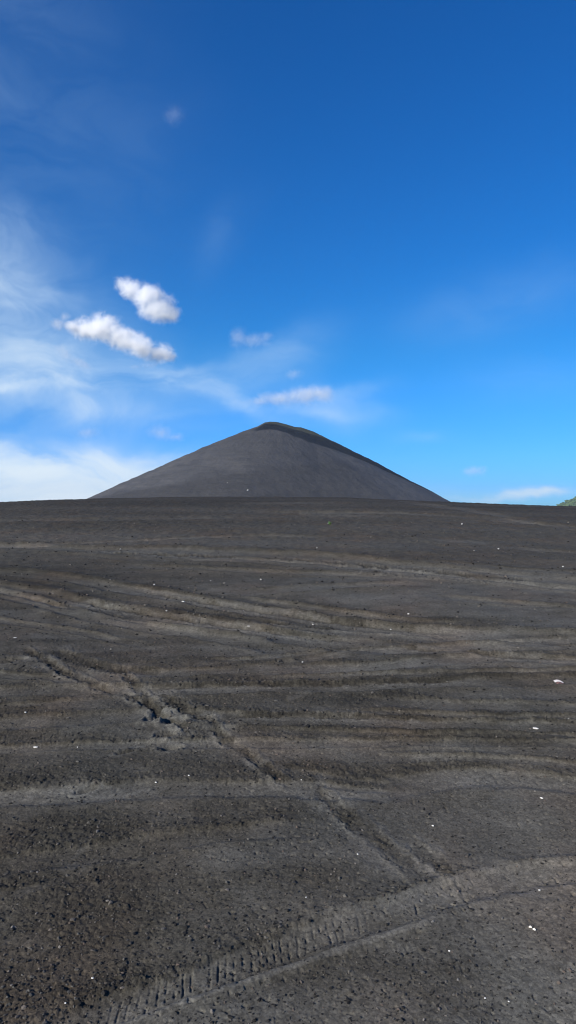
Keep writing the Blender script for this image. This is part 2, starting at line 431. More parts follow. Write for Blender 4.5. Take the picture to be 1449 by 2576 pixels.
def cone_material():
    m, nt, out = new_mat('cone_ash')
    pos = N(nt, 'ShaderNodeNewGeometry').outputs['Position']
    shade_veg = N(nt, 'ShaderNodeAttribute', attribute_name='shaded_scrub').outputs['Fac']
    rim = N(nt, 'ShaderNodeAttribute', attribute_name='rim').outputs['Fac']
    coarse_and_sun_tone = N(nt, 'ShaderNodeAttribute', attribute_name='coarse_and_sun_tone').outputs['Fac']
    n1 = NOISE(nt, pos, .035, 5, .6)
    n2 = NOISE(nt, pos, .4, 5, .65)
    n3 = NOISE(nt, pos, 2.2, 3, .7)
    lay = N(nt, 'ShaderNodeMapping', inp={'Scale': (.05, .03, .38)}); nt.links.new(pos, lay.inputs['Vector'])
    n4 = NOISE(nt, lay.outputs[0], 1.0, 6, .65, .8)
    k = MATH(nt, 'ADD', MATH(nt, 'MULTIPLY', n1, .50), MATH(nt, 'MULTIPLY', n2, .36))
    k = MATH(nt, 'ADD', k, MATH(nt, 'MULTIPLY', n4, .14))
    col = RAMP(nt, k, [(.38, (.040, .0398, .0408)), (.47, (.052, .0516, .0525)), (.53, (.059, .0582, .0585)), (.64, (.078, .0762, .0752))])
    spk = RAMP(nt, n3, [(.3, (.8, .8, .8)), (.5, (1, 1, 1)), (.72, (1.25, 1.22, 1.2))])
    col = MIX(nt, .8, col, spk, 'MULTIPLY')
    cf = MATH(nt, 'MULTIPLY', coarse_and_sun_tone, 1.0, clamp=True)
    col = MIX(nt, cf, col, (.030, .0285, .0265))
    pf = MATH(nt, 'MULTIPLY', MATH(nt, 'MULTIPLY', coarse_and_sun_tone, -1.6), MATH(nt, 'ADD', n2, .4), clamp=True)
    col = MIX(nt, pf, col, (.098, .0945, .090))
    vf = MATH(nt, 'ADD', MATH(nt, 'MULTIPLY', shade_veg, 1.25), MATH(nt, 'MULTIPLY', MATH(nt, 'SUBTRACT', n2, .5), .4))
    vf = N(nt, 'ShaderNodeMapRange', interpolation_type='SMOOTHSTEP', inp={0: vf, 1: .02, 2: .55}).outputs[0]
    shaded_scrub = RAMP(nt, n2, [(.35, (.004, .005, .006)), (.65, (.009, .010, .011))])  # scrub colour with the shadow lying on it painted in
    col = MIX(nt, vf, col, shaded_scrub)
    rf = MATH(nt, 'ADD', rim, MATH(nt, 'MULTIPLY', MATH(nt, 'SUBTRACT', n2, .5), .7), clamp=True)
    col = MIX(nt, rf, col, RAMP(nt, n3, [(.3, (.014, .018, .011)), (.7, (.046, .050, .027))]))
    bs = N(nt, 'ShaderNodeBsdfPrincipled', inp={'Roughness': .95, 'Specular IOR Level': .1})
    nt.links.new(col, bs.inputs['Base Color'])
    hh = MATH(nt, 'ADD', MATH(nt, 'MULTIPLY', n2, .9), MATH(nt, 'MULTIPLY', n3, .25))
    b = N(nt, 'ShaderNodeBump', inp={'Strength': .55, 'Distance': 1.0, 'Height': hh})
    nt.links.new(b.outputs[0], bs.inputs['Normal'])
    nt.links.new(bs.outputs[0], out.inputs['Surface'])
    return m

def leaf_material(name, c0, c1, scale):
    m, nt, out = new_mat(name)
    pos = N(nt, 'ShaderNodeNewGeometry').outputs['Position']
    col = RAMP(nt, NOISE(nt, pos, scale, 3), [(.35, c0), (.65, c1)])
    bs = N(nt, 'ShaderNodeBsdfPrincipled', inp={'Roughness': .8})
    nt.links.new(col, bs.inputs['Base Color'])
    nt.links.new(bs.outputs[0], out.inputs['Surface'])
    return m

ASH = ash_material()

# ------------------------------------------------------------------ ground: one sheet, fine where it lies close
def build_ground():
    rows = [1.25]
    while rows[-1] < 125:
        d = rows[-1]
        rows.append(d + min(d * d / 1850.0, d * .0055))
    r = np.array(rows)
    uin = np.linspace(-.56, .56, 1080)
    g = np.cumsum(np.linspace(.0011, .012, 90))
    u = np.concatenate([-.56 - g[::-1], uin, .56 + g])
    X = r[:, None] * u[None, :]; Y = np.repeat(r[:, None], len(u), 1)
    H, FI, RO = relief(X, Y)
    Z = base(X, Y) + H
    nr, nc = X.shape
    ej = np.minimum(np.arange(nc), np.arange(nc)[::-1]); ei = np.minimum(np.arange(nr) * 1.0, np.arange(nr)[::-1] * 1.0)
    e = np.minimum(sstep(0, 14, ej)[None, :], sstep(0, 12, ei)[:, None])
    Z = Z - .16 * (1 - e)
    V1 = np.stack([X, Y, Z], -1).reshape(-1, 3); F1 = grid_faces(nr, nc)
    # the rest of the plain, out to where it drops below the crest on every side
    rr = np.concatenate([[.02], np.geomspace(.6, 3000, 170)]); an = np.linspace(0, 2 * math.pi, 361)
    PX = rr[:, None] * np.sin(an)[None, :]; PY = rr[:, None] * np.cos(an)[None, :]
    inside = (PY > 1.2) & (PY < 124) & (np.abs(PX) < 1.0 * PY)
    PZ = base(PX, PY) - .10 - .35 * inside
    V2 = np.stack([PX, PY, PZ], -1).reshape(-1, 3); F2 = grid_faces(*PX.shape)[:, ::-1] + len(V1)
    me = mesh_np('ground', np.vstack([V1, V2]), np.vstack([F1, F2]))
    attr(me, 'fine', np.concatenate([FI.ravel(), np.full(len(V2), .35)]))
    o = link('ground', me, ASH)
    tag(o, 'dark grey volcanic ash plain rising to a low crest, marked by tyre tracks', 'ground', kind='structure')
build_ground()

def ground_z(x, y):
    x = np.atleast_1d(np.asarray(x, float)); y = np.atleast_1d(np.asarray(y, float))
    return base(x, y) + relief(x, y)[0]

# ------------------------------------------------------------------ loose scoria lying on the ash
def ico(sub=1):
    bm = bmesh.new(); bmesh.ops.create_icosphere(bm, subdivisions=sub, radius=1)
    v = np.array([p.co[:] for p in bm.verts]); f = np.array([[q.index for q in t.verts] for t in bm.faces]); bm.free()
    return v, f

def build_gravel():
    n = 52000
    d = 1.75 / (1 - rng.random(n) * (1 - 1.75 / 15.0))
    u = (rng.random(n) - .5) * 1.6
    x, y = u * d, d
    h, fi, ro = relief(x, y)
    keep = rng.random(n) < np.clip(.30 + .9 * ro, .25, 1)
    x, y, d, h, ro = x[keep], y[keep], d[keep], h[keep], ro[keep]
    n = len(x)
    r = np.clip(np.exp(rng.normal(math.log(.0024), .45, n)), .0012, .0060) * (.8 + .35 * np.clip(ro, 0, 1)) * np.clip(d / 3.4, 1, 2.4)
    bv, bf = ico(1)
    sc = 1 + .32 * rng.standard_normal((n, 3)); sc = np.clip(sc, .5, 1.6); sc[:, 2] *= .75
    V = bv[None] * (1 + .22 * rng.standard_normal((n, len(bv), 1))) * sc[:, None, :] * r[:, None, None]
    a = rng.random(n) * 6.283; c, s = np.cos(a)[:, None], np.sin(a)[:, None]
    vx = V[..., 0] * c - V[..., 1] * s; vy = V[..., 0] * s + V[..., 1] * c
    V = np.stack([vx + x[:, None], vy + y[:, None], V[..., 2] + (base(x, y) + h + r * .25)[:, None]], -1)
    Fc = (bf[None] + (np.arange(n) * len(bv))[:, None, None]).reshape(-1, 3)
    me = mesh_np('gravel', V.reshape(-1, 3), Fc, smooth=False)
    attr(me, 'tone', np.repeat(rng.random(n), len(bv)))
    tag(link('gravel', me, scoria_material()), 'loose black scoria grains scattered over the ash', 'gravel', kind='stuff')
build_gravel()

# ------------------------------------------------------------------ pale pebbles and scraps, one by one
WHITE = stone_material('white_pumice', (.36, .35, .33), (.66, .65, .62))
CREAM = stone_material('cream_pumice', (.50, .46, .38), (.78, .74, .66))

PEB = []
def pebble(px, py, size, label, mat=WHITE, elong=1.3, flat=.62, seed=0):
    x, y = at(px, py)
    r = random.Random(seed * 31 + int(px) * 7 + int(py))
    bv, bf = ico(2)
    rs = np.random.default_rng(int(px) * 131 + int(py))
    # broken, slightly angular outline
    dirs = rs.standard_normal((9, 3)); dirs /= np.linalg.norm(dirs, axis=1)[:, None]
    off = .62 + .34 * rs.random(9)
    proj = bv @ dirs.T
    k = np.min(np.where(proj > .05, off[None] / np.maximum(proj, .05), 9), 1)
    v = bv * np.minimum(k, 1.05)[:, None]
    v = v * np.array([elong, 1, flat]) * size / 2
    a = r.uniform(0, 6.28) if elong < 1.8 else r.uniform(-.35, .35)
    c, s = math.cos(a), math.sin(a)
    v = np.stack([v[:, 0] * c - v[:, 1] * s, v[:, 0] * s + v[:, 1] * c, v[:, 2]], 1)
    me = mesh_np('white_pebble', v, bf, smooth=False)
    o = link('white_pebble', me, mat)
    o.location = (x, y, float(ground_z(x, y)[0]) + size * flat * .30)
    tag(o, label, 'pebble', 'pale pebbles scattered on the ash')
    PEB.append(o)
    return o

PEBBLES = [
    (303, 1380, 4.5, 'lone white pebble on the far left slope below the left foot of the cone'),
    (388, 1468, 4.5, 'white pebble farther off than the close white pair, up and left of it'),
    (459.5, 1505.5, 5.0, 'wider upper pebble of the close white pair on the middle left slope'),
    (462, 1512, 4.2, 'smaller lower pebble of the close white pair on the middle left slope'),
    (419, 1534, 4.6, 'white pebble on the pale wheel track just down-left of the close white pair'),
    (625, 1570.5, 5.5, 'long white chip lying on the edge of the middle wheel track', 2.0),
    (530, 1458, 3.2, 'tiny white speck left of a brighter pebble on the middle slope'),
    (656, 1455, 4.4, 'bright white pebble on dark coarse ash just below the central pale tracks'),
    (797, 1382, 3.6, 'faint white pebble below and left of the green seedling'),
    (825, 1316.5, 3.4, 'small white pebble right beside the green seedling'),
    (1162, 1319, 4.2, 'white pebble nearest the crest on the right, below the cone foot'),
    (1254, 1384, 4.2, 'white pebble on the far right slope below the pebble nearest the crest'),
    (1416, 1424, 4.6, 'white pebble near the right edge below the green hill'),
    (1027, 1547, 6.0, 'roundest bright pebble right of centre on the middle slope'),
    (983, 1576, 5.0, 'white pebble just down-left of the roundest bright pebble'),
    (787, 1563, 4.0, 'small white pebble on a pale track right of the long white chip'),
    (612, 1525, 3.0, 'tiny pale speck up-left of the long white chip'),
    (761, 1664, 5.0, 'single white pebble in the centre between two horizontal tracks'),
    (37, 1606, 6.0, 'long white sliver by the left edge above the diagonal rut', 2.2),
    (64, 1800, 8.0, 'tilted white pebble near the left edge below the diagonal rut', 1.6),
    (90, 1877, 8.5, 'flat white sliver near the left edge, below the tilted pebble', 2.4),
    (392, 1968, 6.0, 'small white pebble below the footprints'),
    (475, 1955, 5.0, 'white grain on the dark clods right of the pebble below the footprints'),
    (195, 1876, 4.2, 'tiny white grain right of the flat sliver near the left edge'),
    (1348, 1828, 13.0, 'largest white pebble, on smooth ash below the pink and white scrap', 1.5),
    (1431, 1811, 4.6, 'small white grain at the right edge near the largest white pebble'),
    (1089, 2069, 6.5, 'bright pebble on the dark clods right of the lower diagonal rut'),
    (1362, 2004, 8.0, 'white pebble on smooth ash near the right edge, below the largest one', 1.6),
    (1220, 2501, 6.0, 'white pebble on rough ash nearest the bottom right corner'),
    (1280, 2510, 5.5, 'off-white grain at the bottom right, right of another pale pebble'),
    (233, 2459, 7.5, 'white pebble among dark clods at the lower left, left of the tread marks'),
    (165, 2533, 6.0, 'white pebble nearest the bottom left corner'),
    (770, 2259, 5.5, 'lone pale grain on dark clods above the near tyre track'),
    (1130, 2385, 6.0, 'pale pebble below the right end of the near tyre track'),
    (1357, 2235, 6.5, 'pale pebble on the smooth patch at the right of the near tyre track'),
    (770 - 12, 1710 + 248, 4.0, 'faint grain between the two ends of the lower diagonal ruts'),
    (893 + 7, 2150 - 2, 5.0, 'pale grain at the foot of the lower diagonal rut'),
]
for p in PEBBLES:
    px, py, s, lab = p[:4]
    el = p[4] if len(p) > 4 else 1.25
    d = at(px, py)[1]
    pebble(px, py, (.78 if s > 5 else .92) * s * d / F, lab, elong=el, flat=.75 if el < 1.5 else .5)

# little bone-coloured twig-like pair near the right bottom
def chip_pair():
    x, y = at(1338, 2332)
    root = bpy.data.objects.new('shell_fragment', None); COL.objects.link(root)
    root.location = (x, y, float(ground_z(x, y)[0]))
    root.scale = (.75, .75, .75)
    tag(root, 'broken cream shell fragment with two bright ends, lower right foreground', 'shell fragment')
    def piece(a, b, r0, r1, name):
        bm = bmesh.new(); A, B = Vector(a), Vector(b)
        ax = (B - A).normalized(); t1 = ax.orthogonal().normalized(); t2 = ax.cross(t1)
        rings = []
        for i in range(9):
            t = i / 8; c = A.lerp(B, t) + Vector((0, 0, .002 * math.sin(t * 3.1)))
            r = (r0 * (1 - t) + r1 * t) * (math.sin(math.pi * (.12 + .76 * t)) ** .5)
            rings.append([bm.verts.new(c + t1 * r * math.cos(q * .785) + t2 * r * .6 * math.sin(q * .785)) for q in range(8)])
        for i in range(8):
            for q in range(8):
                bm.faces.new((rings[i][q], rings[i][(q + 1) % 8], rings[i + 1][(q + 1) % 8], rings[i + 1][q]))
        bm.faces.new(rings[0][::-1]); bm.faces.new(rings[-1])
        me = bpy.data.meshes.new(name); bm.to_mesh(me); bm.free()
        link(name, me, CREAM, root)
    piece((-.009, .010, .004), (.000, .000, .006), .0055, .0035, 'upper_shard')
    piece((.002, -.004, .003), (.010, -.016, .004), .0030, .0048, 'lower_shard')
chip_pair()

# the pink and white scrap of plastic film by the right edge
def scrap():
    x, y = at(1405, 1717)
    root = bpy.data.objects.new('plastic_scrap', None); COL.objects.link(root)
    root.location = (x, y, float(ground_z(x, y)[0]) + .006)
    tag(root, 'curled pink and white plastic scrap lying on ash by the right edge', 'litter')
    def sheet(name, x0, x1, y0, y1, zf, mat):
        bm = bmesh.new(); nx, ny = 18, 6; g = []
        for i in range(nx):
            row = []
            for j in range(ny):
                a = i / (nx - 1); b = j / (ny - 1)
                taper = .55 + .45 * (1 - a) if name == 'white_strip' else 1 - .3 * abs(a - .5)
                X = x0 + (x1 - x0) * a + .004 * math.sin(b * 5)
                Yy = y0 + (y1 - y0) * (b - .5) * taper + (y0 + y1) * 0 + .004 * math.sin(a * 4)
                row.append(bm.verts.new((X, Yy, zf(a, b))))
            g.append(row)
        for i in range(nx - 1):
            for j in range(ny - 1):
                bm.faces.new((g[i][j], g[i + 1][j], g[i + 1][j + 1], g[i][j + 1]))
        bmesh.ops.solidify(bm, geom=bm.faces[:], thickness=.0012)
        me = bpy.data.meshes.new(name); bm.to_mesh(me); bm.free()
        for p in me.polygons: p.use_smooth = True
        return link(name, me, mat, root)
    w = stone_material('white_film', (.80, .74, .74), (.86, .83, .82), .35)
    p = stone_material('pink_film', (.30, .15, .14), (.40, .22, .20), .45)
    sheet('white_strip', -.034, .036, .002, .022, lambda a, b: .004 + .010 * math.sin(a * 3.1) + .012 * b - .006 * a, w)
    q = sheet('pink_strip', -.026, .026, -.016, .010, lambda a, b: .002 + .004 * math.sin(a * 3.1) + .003 * b, p)
    q.location.y = -.016
    root.scale = (.8, .8, .8)
scrap()

# a seedling on the upper slope
def seedling():
    x, y = at(831, 1322)
    root = bpy.data.objects.new('seedling', None); COL.objects.link(root)
    root.location = (x, y, float(ground_z(x, y)[0]))
    tag(root, 'tiny green seedling alone on the bare upper slope', 'plant')
    G = leaf_material('seedling_leaf', (.075, .16, .045), (.12, .26, .07), 30)
    bm = bmesh.new()
    for i in range(26):
        a = random.uniform(0, 6.28); el = random.uniform(.25, 1.2); L = random.uniform(.03, .065); w = L * .28
        z0 = random.uniform(.01, .05)
        d = Vector((math.cos(a) * math.cos(el), math.sin(a) * math.cos(el), math.sin(el))); s = d.cross(Vector((0, 0, 1))).normalized()
        b = Vector((random.uniform(-.025, .025), random.uniform(-.025, .025), z0))
        p = [b, b + d * L * .5 + s * w, b + d * L - Vector((0, 0, .012)), b + d * L * .5 - s * w]
        bm.faces.new([bm.verts.new(v) for v in p])
    me = bpy.data.meshes.new('leaves'); bm.to_mesh(me); bm.free()
    link('leaves', me, G, root)
    bm = bmesh.new()
    for (bx, by, tx, ty, hh) in ((0, 0, .01, 0, .08), (.01, .01, -.03, .02, .07), (-.01, 0, .03, -.02, .06)):
        r = bmesh.ops.create_cone(bm, segments=6, radius1=.004, radius2=.002, depth=1, cap_ends=True)['verts']
        for v in r:
            t = v.co.z + .5; v.co = Vector((bx + tx * t + v.co.x, by + ty * t + v.co.y, hh * t - .01))
    me = bpy.data.meshes.new('stem'); bm.to_mesh(me); bm.free()
    link('stem', me, leaf_material('seedling_stem', (.05, .06, .02), (.08, .09, .03), 30), root)
seedling()

# ------------------------------------------------------------------ the cinder cone
CD = 700.0
def wpt(px, py, dist): return ((px - CX) / F * dist, dist, CAM_H + (CY - py) / F * dist)
SKYLINE = [(200, 1276), (245, 1250.5), (295.6, 1225.1), (347.8, 1200.6), (400, 1178), (434.6, 1160.7), (478, 1141.5), (509.4, 1127.5), (579, 1099.3),
           (648.4, 1072.6), (666, 1063.2), (679, 1061), (696, 1061.5), (720, 1067.5), (741.3, 1074.2), (757, 1074.8), (788, 1085.5), (814.2, 1096.2), (836.8, 1106.3),
           (874.8, 1125.8), (918.2, 1146.5), (971, 1177.6), (1014.4, 1200), (1057.8, 1222), (1101.2, 1244.5), (1131, 1262), (1170, 1284)]
SKX = np.array([(p[0] - CX) / F * CD for p in SKYLINE])
SKZ = np.array([CAM_H + (CY - p[1]) / F * CD for p in SKYLINE])

def cone_height(x, y):
    ax, ay = wpt(700, 1062, CD)[0], CD
    dx, dy = x - ax, y - ay
    r = np.hypot(dx, dy); ph = np.arctan2(-dy, dx)          # 0 = right, pi/2 = toward the camera
    cr = np.cos(ph)
    sl = .462 + .033 * cr + .012 * np.sin(ph)
    rr = np.sqrt(r * r + 6.0 ** 2)
    z = 86.3 + .462 * 6 * .55 - sl * rr
    # tilt the flanks so that the outline follows the measured skyline, strongest near the skyline itself
    side = np.abs(np.cos(ph)) ** 1.5
    sk = np.interp(x, SKX, SKZ, left=-60, right=-60)
    plain = 86.3 + .462 * 6 * .55 - (.462 + .033 * np.sign(dx)) * np.sqrt(dx * dx + 36)
    corr = np.clip(sk - plain, -6, 6)
    z = z + corr * np.exp(-(dy / (18 + .22 * np.abs(dx))) ** 2) * np.where(r < 190, 1, 0)
    # the sand of the front right lies a step lower than the old rim behind it
    frac = sstep(-30, 14, dx)
    low = np.interp(dx, [-25, -8, 10, 35, 60, 100, 140, 170], [0, 1.6, 4.0, 6.4, 5.6, 3.8, 2.0, .8])
    edge = np.interp(dx, [-25, 0, 35, 80, 150], [-5, -5, -4, -4, -3])
    front = 1 - sstep(edge - 7, edge + 3, dy)
    z = z - low * front
    # gullies and benches
    g = fbm(ph * 9, r / 60, 81, 3)
    z = z + (.22 * g + .05 * fbm(ph * 34 + .6 * fbm(x / 20, y / 20, 85, 2), r / 25, 82, 3)) * sstep(4, 40, r)
    z = z + (.8 * fbm(x / 24, y / 24, 83, 4) + .45 * fbm(x / 7, y / 9, 86, 3)) * sstep(2, 30, r)
    bench = fbm(x / 30 + 3, z / 3.2, 84, 3)
    z = z + .4 * bench * sstep(30, 90, r) * (1 - sstep(-25, 70, dx))
    rim = 1 - sstep(1.0, 4.2, np.abs(dy + 1) * .28 + .0)     # scrub line along the old rim
    return z, dx, dy, r, ph, front, low

def build_cone():
    nr, na = 420, 900
    ax, ay = wpt(700, 1062, CD)[0], CD
    rr = np.concatenate([[.05], np.linspace(.7, 235, nr - 1)])
    an = np.linspace(0, 2 * math.pi, na)
    X = ax + rr[:, None] * np.cos(an)[None, :]; Y = ay - rr[:, None] * np.sin(an)[None, :]
    Z, dx, dy, R, ph, front, low = cone_height(X, Y)
    foot = sstep(150, 232, R)
    Z = np.maximum(Z, -3.4 + 14 * (1 - foot) * 0) * 1.0
    Z[-1] = -4
    sky = np.interp(X, SKX, SKZ, left=-9, right=-9)
    below = sky - Z                                             # metres under the skyline at the same x
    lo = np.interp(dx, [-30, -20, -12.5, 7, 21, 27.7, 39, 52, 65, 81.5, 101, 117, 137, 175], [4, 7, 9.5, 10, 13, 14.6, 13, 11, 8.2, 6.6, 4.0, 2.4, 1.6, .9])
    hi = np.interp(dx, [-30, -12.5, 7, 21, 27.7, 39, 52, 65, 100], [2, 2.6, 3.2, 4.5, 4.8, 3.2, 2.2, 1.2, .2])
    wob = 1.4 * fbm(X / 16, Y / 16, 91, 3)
    shade_scr = sstep(hi - 1.6, hi + 1.4, below + wob * .6) * (1 - sstep(lo * .78, lo * 1.08, below + wob * .7)) * sstep(-30, -8, dx) * (dy < 40)  # band of scrub and shadow under the summit, its shade painted as colour
    shade_scr = shade_scr * (.72 + .28 * sstep(5, 25, dx))
    rim = (1 - sstep(hi * .5, hi * 1.2, below + wob * .5)) * sstep(-22, -8, dx) * (1 - sstep(70, 130, dx)) * .9
    # behind the skyline the old rim is grown over all the way down
    apron = 13.8 + (dx + 145) * .164 + 1.2 * fbm(X / 22, Y / 22, 92, 3)      # darker debris apron round the left foot
    coarse_and_sun_tone = .62 * (1 - sstep(apron - 3.0, apron + 1.4, Z)) * (1 - .55 * sstep(-95, -10, dx)) * (1 - sstep(40, 110, dx))
    lit_edge = 38 + (64 - Z) * 1.08 + 2.0 * fbm(X / 18, Z / 18, 94, 3)           # edge of the sunlit strip, painted paler to its right
    coarse_and_sun_tone = coarse_and_sun_tone + .34 * sstep(-95, -5, dx) * (1 - sstep(lit_edge - 1.5, lit_edge + 2.5, dx)) * (Z < 80)  # tone darkened left of that edge, so the lit strip stands out
    coarse_and_sun_tone = coarse_and_sun_tone + .45 * np.clip(fbm(X / 30 + 7, Z / 4, 93, 3), 0, 1) * (dx < 60)
    coarse_and_sun_tone = coarse_and_sun_tone - (.55 * np.clip(fbm(X / 15 + 3, Z / 3, 95, 4), 0, 1) + .10) * (1 - sstep(-95, -25, dx)) * sstep(apron - 2, apron + 2, Z)
    coarse_and_sun_tone = coarse_and_sun_tone - .10 * sstep(lit_edge - 1.5, lit_edge + 3, dx) * (dx > 0)
    me = mesh_np('volcano', np.stack([X, Y, Z], -1).reshape(-1, 3), grid_faces(nr, na)[:, ::-1])
    attr(me, 'shaded_scrub', np.clip(shade_scr, 0, 1)); attr(me, 'rim', np.clip(rim, 0, 1)); attr(me, 'coarse_and_sun_tone', np.clip(coarse_and_sun_tone, -1, 1))
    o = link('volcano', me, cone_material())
    tag(o, 'dark grey cinder cone with a scrubby rim over scrub darkened by painted shadow, standing beyond the crest', 'volcano', kind='structure')
build_cone()

# two pale boulders low on the cone's front
def boulder(px, py, size, label):
    u = (px - CX) / F; v = (CY - py) / F
    t = np.linspace(420, 700, 8000)
    z = cone_height(u * t, t)[0]; g = z - (CAM_H + v * t)
    i = int(np.argmax(g >= 0)); t = t[i]
    bv, bf = ico(2); rs = np.random.default_rng(int(px))
    v3 = bv * (1 + .12 * rs.standard_normal((len(bv), 1))) * np.array([1.2, 1, .9]) * size / 2
    o = link('pale_boulder', mesh_np('pale_boulder', v3, bf, smooth=False), WHITE)
    o.location = (u * t, t, CAM_H + v * t + size * .25)
    tag(o, label, 'boulder', 'pale boulders on the cone')
boulder(623, 1234, 1.0, 'brighter pale boulder low on the front of the cone')
boulder(572, 1215, .6, 'fainter pale boulder on the cone, up-left of the brighter one')

# ------------------------------------------------------------------ green hill at the right edge
def build_hill():
    hx, hy, R = 770.0, 1500.0, 245.0
    rr = np.linspace(.5, 1.0 * R, 90); an = np.linspace(0, 2 * math.pi, 240)
    X = hx + rr[:, None] * np.cos(an)[None, :]; Y = hy + rr[:, None] * np.sin(an)[None, :]
    def hz(x, y):
        q = np.hypot(x - hx, y - hy) / R
        return 112 * (1 - q) ** 1.0 * (1 - .25 * np.exp(-(q / .25) ** 2)) - 3.5 + 5 * fbm(x / 50, y / 50, 101, 3) * sstep(1, .8, q)
    Z = hz(X, Y)
    me = mesh_np('hill', np.stack([X, Y, Z], -1).reshape(-1, 3), grid_faces(*X.shape))
    tag(link('hill', me, leaf_material('hill_grass', (.035, .055, .022), (.06, .085, .032), .05)),
        'green hill far off at the right edge', 'hill', kind='structure')
    n = 5200
    a = rng.random(n) * 6.283; q = np.sqrt(rng.random(n)) * .96
    x = hx + q * R * np.cos(a); y = hy + q * R * np.sin(a); z = hz(x, y)
    bv, bf = ico(1)
    r = rng.uniform(1.6, 4.2, n)
    V = bv[None] * (1 + .25 * rng.standard_normal((n, len(bv), 1))) * r[:, None, None] * np.array([1, 1, .9])
    V = V + np.stack([x, y, z + r * .6], -1)[:, None, :]
    Fc = (bf[None] + (np.arange(n) * len(bv))[:, None, None]).reshape(-1, 3)
    me = mesh_np('forest', V.reshape(-1, 3), Fc, smooth=False)
    tag(link('forest', me, leaf_material('forest_leaves', (.030, .055, .016), (.075, .115, .035), .09)),
        'bushy green wood covering the far hill', 'forest', kind='stuff')
build_hill()

# ------------------------------------------------------------------ air
def build_haze():
    bm = bmesh.new(); bmesh.ops.create_cube(bm, size=1)
    me = bpy.data.meshes.new('haze'); bm.to_mesh(me); bm.free()
    m, nt, out = new_mat('haze_air')
    v = N(nt, 'ShaderNodeVolumePrincipled', inp={'Color': (.62, .78, 1.0, 1), 'Density': HAZE, 'Anisotropy': .2})
    nt.links.new(v.outputs[0], out.inputs['Volume'])
    o = link('haze', me, m)
    o.scale = (6400, 6400, 115.5); o.location = (0, 0, 115.5 / 2 - 5.5)
    tag(o, 'thin blue haze in the air over the whole plain', 'haze', kind='stuff')
HAZE = .00011
build_haze()

# ------------------------------------------------------------------ clouds: volumes a few kilometres off
CLD = 3200.0
def cloud(blobs, dens, label, nscale=22, gain=1.25, cut=.05, nk=1.55, thick=.72, grp='clouds beside the cone', swell=1.16):
    k = CLD / F
    cx = sum(b[0] for b in blobs) / len(blobs); cy = sum(b[1] for b in blobs) / len(blobs)
    C = np.array(wpt(cx, cy, CLD))
    B = []
    for (bx, by, rx, ry, *rot) in blobs:
        rx, ry = rx * swell, ry * swell
        w = np.array(wpt(bx, by, CLD)) - C
        a = math.radians(rot[0]) if rot else 0.0
        B.append((w + np.array([0, random.uniform(-.3, .3) * ry * k, 0]), np.array([rx * k, thick * (rx * ry) ** .5 * k, ry * k]), a))
    # hull: the surface round all the blobs, seen from their middle
    bv, bf = ico(5)
    ext = np.full(len(bv), 4.0)
    for (c, r, a) in B:
        ca, sa = math.cos(a), math.sin(a)
        M = np.array([[ca, 0, sa], [0, 1, 0], [-sa, 0, ca]])     # rotation about y by a
        Rm = (M.T) / (r * 1.22)[:, None]
        o_ = Rm @ (-c); d_ = bv @ Rm.T
        A = (d_ ** 2).sum(1); Bq = (d_ * o_).sum(1); Cc = (o_ ** 2).sum() - 1
        disc = Bq * Bq - A * Cc
        t = np.where(disc > 0, (-Bq + np.sqrt(np.maximum(disc, 0))) / A, 0)
        ext = np.maximum(ext, t)
    me = mesh_np('cloud', bv * ext[:, None], bf)
    m, nt, out = new_mat('cloud_vapour')
    tc = N(nt, 'ShaderNodeTexCoord').outputs['Object']
    nz = N(nt, 'ShaderNodeTexNoise', inp={'Scale': 1 / (nscale * 1.7), 'Detail': 7, 'Roughness': .66, 'Distortion': .5})
    nt.links.new(tc, nz.inputs['Vector'])
    acc = None
    for (c, r, a) in B:
        mp = N(nt, 'ShaderNodeMapping', vector_type='TEXTURE', inp={'Location': tuple(c), 'Rotation': (0, a, 0), 'Scale': tuple(r)})
        nt.links.new(tc, mp.inputs['Vector'])
        ln = N(nt, 'ShaderNodeVectorMath', operation='LENGTH'); nt.links.new(mp.outputs[0], ln.inputs[0])
        f = MATH(nt, 'SUBTRACT', 1.0, ln.outputs['Value'])
        acc = f if acc is None else MATH(nt, 'SMOOTH_MAX', acc, f, .25)
    n = MATH(nt, 'MULTIPLY', MATH(nt, 'SUBTRACT', nz.outputs['Fac'], .5), nk)
    q = MATH(nt, 'SUBTRACT', MATH(nt, 'ADD', acc, n), cut)
    q = MATH(nt, 'MULTIPLY', q, gain, clamp=True)
    q = MATH(nt, 'POWER', q, 2.1)
    inside = N(nt, 'ShaderNodeMapRange', inp={0: acc, 1: -.26, 2: .26}).outputs[0]
    q = MATH(nt, 'MULTIPLY', MATH(nt, 'MULTIPLY', q, inside), dens)
    v = N(nt, 'ShaderNodeVolumePrincipled', inp={'Color': (1, 1, 1, 1), 'Anisotropy': 0.0})
    nt.links.new(q, v.inputs['Density'])
    nt.links.new(v.outputs[0], out.inputs['Volume'])
    o = link('cloud', me, m); o.location = C
    tag(o, label, 'cloud', grp)

